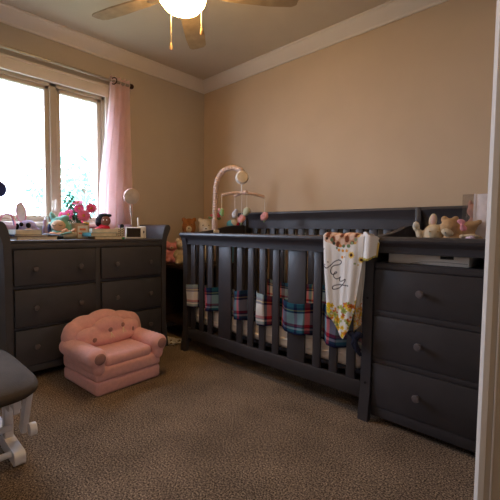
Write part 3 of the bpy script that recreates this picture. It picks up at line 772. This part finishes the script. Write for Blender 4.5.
g = 'books stacked on the dresser'
# left stack
book('wide pale wooden-toned book at the bottom of the left stack', .395, -1.72, DZ, .23, .17, .02, WOODL, 90, g)
book('thin navy book second from the bottom of the left stack', .385, -1.745, DZ+.02, .19, .15, .012, NAVY, 86, g)
book('cream paper booklet on top of the left stack', .375, -1.765, DZ+.032, .15, .13, .03, PAPER, 95, g)
book('tan book at the bottom of the right stack', .405, -1.265, DZ, .20, .18, .02, WOODL, 88, g)
book('pale teal book in the middle of the right stack', .395, -1.305, DZ+.02, .20, .17, .026, TEAL, 96, g)
book('white book on top of the right stack', .395, -1.27, DZ+.046, .19, .15, .028, PAPER, 84, g)
# purple toy things at the far left
t = dt('headband', 'thin grey wire stand leaning before the window at far left', 'stand', .15, -1.775, 52)
MB().tube([(.01, 0, .01), (.006, 0, .1), (-.012, 0, .17), (-.03, 0, .235)], .004, 8).build('wire', mat('grey wire', (110, 100, 130), .5), t)
MB().lathe([(0, 0), (.03, 0), (.03, .008), (0, .012)]).build('foot', mat('grey wire', (110, 100, 130), .5), t)
t['category'] = 'stand'; t.name = 'wire_stand'
t = dt('lilac_basket', 'lilac basket with an arched handle at the left end of the dresser', 'basket', .25, -1.832, 52)
MB().lathe([(0, 0), (.038, 0), (.046, .05), (.05, .09), (.046, .09), (.042, .05), (.036, .006), (0, .006)]).build('bowl', PURPLE, t)
MB().tube([(.048*math.cos(a*PI/12), 0, .088+.075*math.sin(a*PI/12)) for a in range(13)], .005, 8).build('handle', PINK, t)
# lavender plush with ear
t = toy('lavender_plush', 'lavender plush with dark eye patches and a tall pink-edged ear', (.235, at(27, 226, 0, .235).y, DZ), 52)
blob('body', [((0, 0, .045), (.062, .05, .046)), ((.012, -.012, .085), (.05, .045, .042)), ((-.055, -.01, .06), (.026, .026, .04)), ((.06, -.005, .05), (.022, .024, .03))], LAV, t)
MB().ell((.03, -.052, .09), (.016, .008, .018)).build('eye_patch', DARK_FUR, t)
MB().ell((-.012, -.054, .096), (.013, .008, .014)).build('eye_patch', DARK_FUR, t)
MB().ell((-.052, -.034, .078), (.016, .01, .026), (0, .4, 0)).build('eye_patch', DARK_FUR, t)
MB().ell((.036, -.06, .06), (.022, .01, .012)).build('muzzle', SKIN_TAN, t)
MB().ell((-.035, 0, .175), (.028, .005, .062), (0, -.12, 0)).build('ear', PAPER, t)
MB().tube([(-.035+.03*math.sin(a*PI/12)-.008*math.cos(a*PI/12)*.8, 0, .175+.064*math.cos(a*PI/12)) for a in range(25)], .0035, 8, False).build('ear_trim', PINK, t)
t = dt('purple_bottle', 'slim lilac bottle beside the lavender plush', 'bottle', .3, -1.625)
MB().lathe([(0, 0), (.016, 0), (.017, .01), (.017, .075), (.012, .088), (.009, .095), (.009, .1)]).build('flask', LAV, t)
MB().lathe([(.011, .098), (.011, .125), (.008, .13), (0, .13)]).build('cap', PURPLE, t)
t = dt('lotion_bottle', 'beige bottle on the dresser left of the mint plush', 'bottle', .22, -1.59)
MB().lathe([(0, 0), (.022, 0), (.023, .01), (.023, .09), (.012, .11), (.01, .12)]).build('flask', mat('beige plastic', (222, 196, 160), .5), t)
MB().lathe([(.013, .117), (.013, .15), (0, .153)]).build('cap', WHITE_P, t)
# mint sleeping plush
t = toy('mint_plush', 'mint hooded plush with a sleeping tan face', (.28, -1.525, DZ), 52)
blob('body', [((0, 0, .035), (.055, .045, .04)), ((0, .008, .1), (.06, .045, .055)), ((-.045, .008, .15), (.018, .02, .04), (0, -.3, 0)), ((.035, .008, .145), (.03, .03, .022)), ((-.055, .01, .08), (.02, .026, .036)), ((.06, .01, .08), (.018, .024, .034))], MINT, t)
blob('face', [((.004, -.03, .092), (.047, .024, .038))], SKIN_TAN, t, .004)
for s in (-.016, .026):
    MB().tube([(s+.012*math.cos(a*PI/6+PI), -.054, .098+.006*math.sin(a*PI/6+PI)) for a in range(7)], .0016, 6).build('closed_eye', BLACK, t)
MB().ell((-.062, -.012, .07), (.012, .012, .034)).build('hood_lining', NAVY, t)
blob('collar', [((-.03, -.035, .035), (.03, .02, .014)), ((.02, -.036, .033), (.034, .02, .014))], PEACH, t, .004)
# black case
t = dt('glasses_case', 'black soft case lying at the front edge of the dresser', 'case', .44, -1.625, 80)
blob('shell', [((0, 0, .018), (.06, .03, .018)), ((-.03, .0, .024), (.035, .026, .016)), ((.03, 0, .014), (.04, .03, .012))], BLACK, t, .005)
# peach frilled toy
t = toy('frilled_toy', 'small cream toy with peach frill and mint trim below the flowers', (.37, -1.50, DZ), 60)
blob('body', [((0, 0, .024), (.05, .034, .026)), ((.03, -.004, .034), (.026, .024, .024))], CREAM, t, .005)
blob('frill', [((-.03+.018*k, -.012, .052+.01*math.sin(k*1.9)), (.012, .014, .014)) for k in range(5)], PEACH, t, .004)
MB().tube([(-.045, -.03, .03), (-.01, -.04, .04), (.03, -.035, .05)], .006, 8).build('trim', MINT, t)
# flower pot with gerberas
t = dt('flower_pot', 'beige pot of pink gerbera daisies with tall green sprigs', 'potted flowers', .28, -1.40)
MB().lathe([(0, 0), (.042, 0), (.046, .03), (.05, .1), (.054, .105), (.054, .112), (.046, .112), (.04, .1), (0, .1)]).build('pot', mat('beige ceramic', (206, 178, 148), .6), t)
def gerbera(parent, c, r, facing, m):
    n = Vector(facing).normalized(); Q = n.to_track_quat('Z', 'Y').to_matrix().to_4x4()
    b = MB()
    for ring, (rr, k, ti) in enumerate(((r, 16, .18), (r*.72, 12, .4))):
        for i in range(k):
            a = 2*PI*i/k + ring*.2
            b.ell((0, 0, 0), (rr*.5, rr*.15, .0025), seg=8)
            vs = b.bm.verts[-(8*4+2):] if False else None
    b = MB()
    for rr, k, ti in ((r, 16, .2), (r*.7, 12, .5)):
        for i in range(k):
            a = 2*PI*i/k
            tmp = MB().ell((rr*.55, 0, 0), (rr*.45, rr*.16, .002), seg=8)
            bmesh.ops.transform(tmp.bm, matrix=Matrix.Translation(c) @ Q @ Matrix.Rotation(a, 4, 'Z') @ Matrix.Rotation(-ti, 4, 'Y'), verts=tmp.bm.verts)
            b._merge(tmp.bm)
    o = b.build('flower', m, parent)
    MB().ell(Vector(c)+n*.004, (r*.22, r*.22, r*.22)).build('flower_centre', mat('flower yellow', (196, 140, 60), .9), o)
    MB().tube([(0, 0, .1), (c[0]*.6, c[1]*.6, lerp(.1, c[2], .6)), tuple(Vector(c)-n*.004)], .003, 6).build('stem', GREEN, o)
GPK = mat('gerbera pink', (226, 84, 140), .7, (30, .2)); GPK2 = mat('gerbera rose', (232, 120, 160), .7, (30, .2))
gerbera(t, (-.052, -.02, .17), .046, (-.25, -1, .3), GPK)
gerbera(t, (.055, -.04, .165), .048, (.15, -1, .15), GPK2)
gerbera(t, (.0, .01, .255), .042, (0, -.5, .9), GPK2)
gerbera(t, (.095, .0, .22), .044, (.3, -1, .3), GPK)
gerbera(t, (-.105, .0, .165), .03, (-.4, -1, .2), GPK)
gerbera(t, (.02, -.02, .215), .04, (.0, -1, .45), GPK)
lv = MB(); random.seed(9)
for i in range(46):
    a = random.uniform(0, 2*PI); r = random.uniform(.02, .085); z = random.uniform(.1, .2)
    lv.ell((r*math.cos(a), r*math.sin(a)*.8, z), (.022, .009, .003), (random.uniform(-1, 1), random.uniform(-1, 1), a), 8)
lv.build('leaves', GREEN_D, t)
sp = MB()
for k, (dx, top) in enumerate(((-.055, .33), (-.075, .31), (-.035, .30), (-.09, .27))):
    sp.tube([(0, 0, .1), (dx*.5, 0, .2), (dx, 0, top)], .0018, 6)
    for j in range(7):
        q = j/6; z = lerp(.2, top, q); x = lerp(dx*.5, dx, q)
        sp.ell((x+.006*(-1)**j, 0, z), (.012, .005, .007), (0, .6*(-1)**j, 0), 8)
sp.build('sprigs', mat('sprig green', (58, 104, 74), .7), t)
# picture card, tub, pink tub, doll
t = dt('picture_card', 'small wood-framed picture card standing beside the flower pot', 'picture', .37, -1.40, 60)
MB().box(-.04, .04, -.006, .006, 0, .1, .002).build('frame', WOODL, t)
MB().box(-.033, .033, -.0075, -.006, .008, .092).build('card', PAPER, t)
MB().box(-.02, .02, -.0085, -.0075, .06, .075).box(-.026, .012, -.0085, -.0075, .035, .045).build('printed_bar', mat('orange print', (222, 130, 90), .7), t)
t = dt('white_tub', 'small cream tub with a yellow band behind the right book stack', 'tub', .272, -1.335)
MB().lathe([(0, 0), (.02, 0), (.02, .135), (.017, .15), (0, .152)]).build('tub', PAPER, t)
MB().lathe([(.0205, .09), (.0205, .12), (.02, .12), (.02, .09)]).build('band', YELLOW, t)
t = dt('pink_pouch', 'hot pink pouch beside the dark-haired doll', 'pouch', .16, -1.315)
blob('pouch', [((0, 0, .06), (.045, .03, .06)), ((.01, 0, .12), (.03, .024, .028))], HOT_PINK, t, .006)
t = toy('doll', 'dark-haired doll with a brown face in a red dress', (.205, at(104, 220, 0, .205).y, DZ), 52)
blob('body', [((-.01, 0, .045), (.075, .05, .045), (0, .15, 0)), ((.0, 0, .08), (.045, .04, .03))], RED, t)
h_ = blob('head', [((.012, -.008, .135), (.04, .036, .042)), ((.04, -.022, .126), (.012, .014, .012))], mat('brown doll skin', (112, 70, 50), .7), t, .005)
blob('hair', [((-.014, .008, .142), (.05, .045, .045)), ((.0, .004, .175), (.044, .036, .02)), ((.04, -.004, .178), (.02, .018, .013)), ((-.045, .004, .12), (.02, .03, .03))], DARK_FUR, h_, .005)
for x in (.03, .006): MB().ell((x, -.044, .142), (.004, .003, .005)).build('eye', PAPER, h_)
blob('arm', [((.06, -.03, .055), (.03, .016, .016), (0, .5, 0)), ((.085, -.034, .036), (.014, .014, .014))], BLACK, t, .005)
t = toy('penguin_toy', 'tiny black and white toy bird behind the patterned tin', (.33, -1.085, DZ), 52)
blob('body', [((0, 0, .045), (.022, .02, .045)), ((0, -.002, .095), (.017, .016, .017))], DARK_FUR, t, .004)
MB().ell((0, -.016, .05), (.014, .008, .03)).build('belly', PAPER, t)
# patterned tin with green base, lilac box
t = dt('patterned_tin', 'small white tin with black spots on a green base', 'tin', .43, -1.155, 62)
MB().box(-.035, .035, -.03, .03, .012, .082, .004).build('tin', PAPER, t)
k_ = MB()
for i in range(4):
    for j in range(4): k_.ell((-.004+.011*i, -.0305, .022+.016*j+.006*(i % 2)), (.0038, .0012, .0055), seg=8)
k_.build('spots', BLACK, t)
MB().box(-.012, .037, -.034, .032, 0, .012, .002).build('green_base', mat('bright green', (40, 150, 96), .5), t)
box_item('lilac_box', 'low lilac box behind the baby monitor', 'box', .18, at(125, 228, 0, .18).y, .1, .07, .11, PURPLE, 52, part='carton')
# monitor
t = dt('baby_monitor', 'white-framed baby monitor with a dark screen leaning on its stand', 'monitor', .42, -1.03, 58)
mtx = Matrix.Rotation(math.radians(-14), 4, 'X')
mo_ = MB().box(-.066, .066, -.008, .008, 0, .092, .006, 3, mtx).build('monitor_body', WHITE_P, t)
MB().box(-.056, .048, -.0095, -.0078, .010, .082, .001, 1, mtx).build('screen', SCREEN, mo_)
MB().box(-.02, .02, .005, .05, 0, .006, .001).build('stand', WHITE_P, t)
t = dt('camera_unit', 'white camera unit with a black lens beside the baby monitor', 'camera', .38, -.935, 58)
MB().box(-.026, .026, -.02, .02, 0, .096, .008, 3).build('housing', WHITE_P, t)
MB().lathe([(0, 0), (.011, 0), (.011, .004), (.006, .006), (0, .006)], (.004, -.02, .052), '-Y').build('lens', BLACK, t)
MB().tube([(-.03, .0, .06), (-.034, .01, .165)], .0075, 10).build('antenna', WHITE_P, t)

# ------------------------------------------------------------------ pink toddler armchair
ac = thing('toddler_armchair', 'pink plush toddler armchair on the carpet before the dresser', 'armchair', (.80, -1.405, 0), math.radians(3.5))
# local: +x is the front, y runs along the width
def soft(mb, name, parent, m=PINK_PLUSH, lv=1):
    o = mb.build(name, m, parent, True, 180); return o
W = .225
base = MB().box(-.20, .225, -W, W, .0, .085, .022, 4).box(-.205, .228, -W-.003, W+.003, .078, .165, .026, 4)
soft(base, 'seat_base', ac)
soft(MB().box(-.12, .222, -.165, .165, .15, .218, .03, 5), 'seat_cushion', ac)
for s in (-1, 1):
    L = []
    for k in range(9):
        x = -.13+.042*k; L.append(((x, s*.215, .222), (.05, .062, .056)))
        L.append(((x, s*.205, .165), (.045, .04, .05)))
    a_ = blob('arm', L, PINK_PLUSH, ac, .009, 6)
    MB().ell((.252, s*.215, .226), (.008, .034, .032)).build('arm_patch', PATCH, a_)
L = [((-.13, y, .285), (.075, .075, .085)) for y in (-.2, -.1, 0, .1, .2)]
L += [((-.14, -.13, .325), (.07, .10, .068)), ((-.14, .125, .325), (.07, .10, .062)), ((-.14, 0, .348), (.07, .12, .066)), ((-.13, -.225, .27), (.072, .055, .065)), ((-.13, .225, .26), (.072, .055, .06)), ((-.15, 0, .2), (.06, .22, .08))]
L = [((c_[0], c_[1]+.02, c_[2]), r_) for c_, r_ in L]
bk = blob('backrest', L, PINK_PLUSH, ac, .009, 6)
L = [((-.045, -.125, .278), (.045, .09, .056)), ((-.045, .15, .285), (.045, .09, .062)), ((-.05, .015, .315), (.046, .12, .066)), ((-.03, .01, .25), (.05, .215, .042))]
ps = blob('back_pillow', L, PINK_PLUSH, bk, .008, 5)
# embroidery on the pillow
from mathutils.bvhtree import BVHTree
bvh = BVHTree.FromPolygons([v.co for v in ps.data.vertices], [tuple(p.vertices) for p in ps.data.polygons])
def on_pillow(y, z):
    h = bvh.ray_cast(Vector((1, y, z)), Vector((-1, 0, 0)))[0]
    return h.x if h else 0
for y, z, tail in ((-.115, .262, 0), (.0, .305, 1), (.095, .318, 1), (.165, .282, 2)):
    x = on_pillow(y, z)
    MB().ell((x-.001, y, z), (.006, .015 if tail < 2 else .009, .015)).build('embroidered_dot', PATCH, ps)
    if tail == 1:
        for k in (-1, 1):
            MB().tube([(on_pillow(y+k*d, z-h)+.002, y+k*d, z-h) for d, h in ((0, .014), (.004, .032), (.013, .046))], .0024, 6).build('embroidered_tail', PATCH_L, ps)
ac.scale.y = .96

# ------------------------------------------------------------------ glider ottoman
go = thing('glider_ottoman', 'white glider ottoman with a dark taupe suede cushion at left edge', 'ottoman', (1.28, -2.29, 0))
cb = MB()
tb_ = bmesh.new(); rings = []; NS = 72
for sc_, z in ((.02, .325), (.3, .325), (.6, .326), (.85, .332), (.95, .342), (.99, .354), (1, .364), (.99, .373), (.95, .383), (.85, .394), (.6, .406), (.3, .411), (.02, .412)):
    ring = []
    for k in range(NS):
        a = 2*PI*k/NS; c_, s_ = math.cos(a), math.sin(a); q = (abs(c_)**5+abs(s_)**5)**(-1/5)
        ring.append(tb_.verts.new((-.0+.335*sc_*c_*q, -.006+.268*sc_*s_*q, z)))
    rings.append(ring)
for a_, b_ in zip(rings, rings[1:]):
    for k in range(NS): tb_.faces.new((a_[k], a_[(k+1) % NS], b_[(k+1) % NS], b_[k]))
tb_.faces.new(rings[0][::-1]); tb_.faces.new(rings[-1])
cb._merge(tb_)
cb.build('cushion', SUEDE, go, True, 60)
for s, y in ((1, .215), (-1, -.215)):
    def stad(x0, x1, z0, z1, r, n=8):
        pts = []
        for cx, cz, a0 in ((x1-r, z1-r, 0), (x0+r, z1-r, 90), (x0+r, z0+r, 180), (x1-r, z0+r, 270)):
            for k in range(n+1):
                a = math.radians(a0+90*k/n); pts.append((cx+r*math.cos(a), cz+r*math.sin(a)))
        return pts
    MB().prism(stad(-.28, .125, 0, .055, .02), 'Y', y-.02, y+.02).build('runner', GLIDER_WHITE, go)
    MB().box(-.075, -.03, y-.016, y+.016, .05, .27, .004).build('post', GLIDER_WHITE, go)
    MB().prism(stad(-.2, .06, .20, .255, .022), 'Y', y-.02, y+.02).build('side_arm', GLIDER_WHITE, go)
    MB().box(-.22, .23, y-.045, y-.018, .278, .318, .004).build('seat_rail', GLIDER_WHITE, go)
    for x in (.08, -.15):
        lk = MB().box(-.022, .022, .022, .048, -.115, .115, .008)
        bmesh.ops.transform(lk.bm, matrix=Matrix.Translation((x+.0 if x > 0 else x-.06, y*1.0, .205)) @ Matrix.Rotation(math.radians(24), 4, 'Y'), verts=lk.bm.verts)
        l_ = lk.build('swing_link', GLIDER_WHITE, go)
        MB().lathe([(0, 0), (.024, 0), (.026, .006), (.024, .024), (0, .026)], (x+.09, y+.02, .16), 'Y', 18).build('bearing', GLIDER_WHITE, go)
        MB().lathe([(0, 0), (.009, 0), (.009, .005), (0, .006)], (x-.045, y+.02, .228), 'Y', 14).build('bolt', METAL, go)
for x, z in ((.04, .13), (.07, .035), (-.18, .035), (-.14, .13)):
    MB().tube([(x, -.205, z), (x, .205, z)], .013, 12).build('crossbar', GLIDER_WHITE, go)

# ------------------------------------------------------------------ light
wd = bpy.data.worlds.new('sky'); sc.world = wd; wd.use_nodes = True
nt = wd.node_tree; bg = nt.nodes['Background']
bg.inputs['Color'].default_value = (.68, .77, 1.0, 1); bg.inputs['Strength'].default_value = 15.5
sun_d = bpy.data.lights.new('sun', 'SUN'); sun_d.energy = 4; sun_d.angle = .02
so = bpy.data.objects.new('sun', sun_d); C.objects.link(so); so.rotation_euler = (math.radians(35), 0, math.radians(60))
pd = bpy.data.lights.new('window_portal', 'AREA'); pd.shape = 'RECTANGLE'; pd.size = WY1-WY0; pd.size_y = WZ1-WZ0
pd.cycles.is_portal = True
po = bpy.data.objects.new('window_portal', pd); C.objects.link(po)
po.location = (-.14, (WY0+WY1)/2, (WZ0+WZ1)/2); po.rotation_euler = (PI/2, 0, -PI/2)
hl = bpy.data.lights.new('hall_fill', 'AREA'); hl.shape = 'DISK'; hl.size = .3; hl.energy = 5; hl.color = (1, .8, .6)  # unseen fill light, added to brighten the shaded door jamb
ho = bpy.data.objects.new('hall_fill', hl); C.objects.link(ho); ho.location = (3.55, -2.3, 2.42)
sc.cycles.use_denoising = True
sc.cycles.max_bounces = 8; sc.cycles.diffuse_bounces = 5
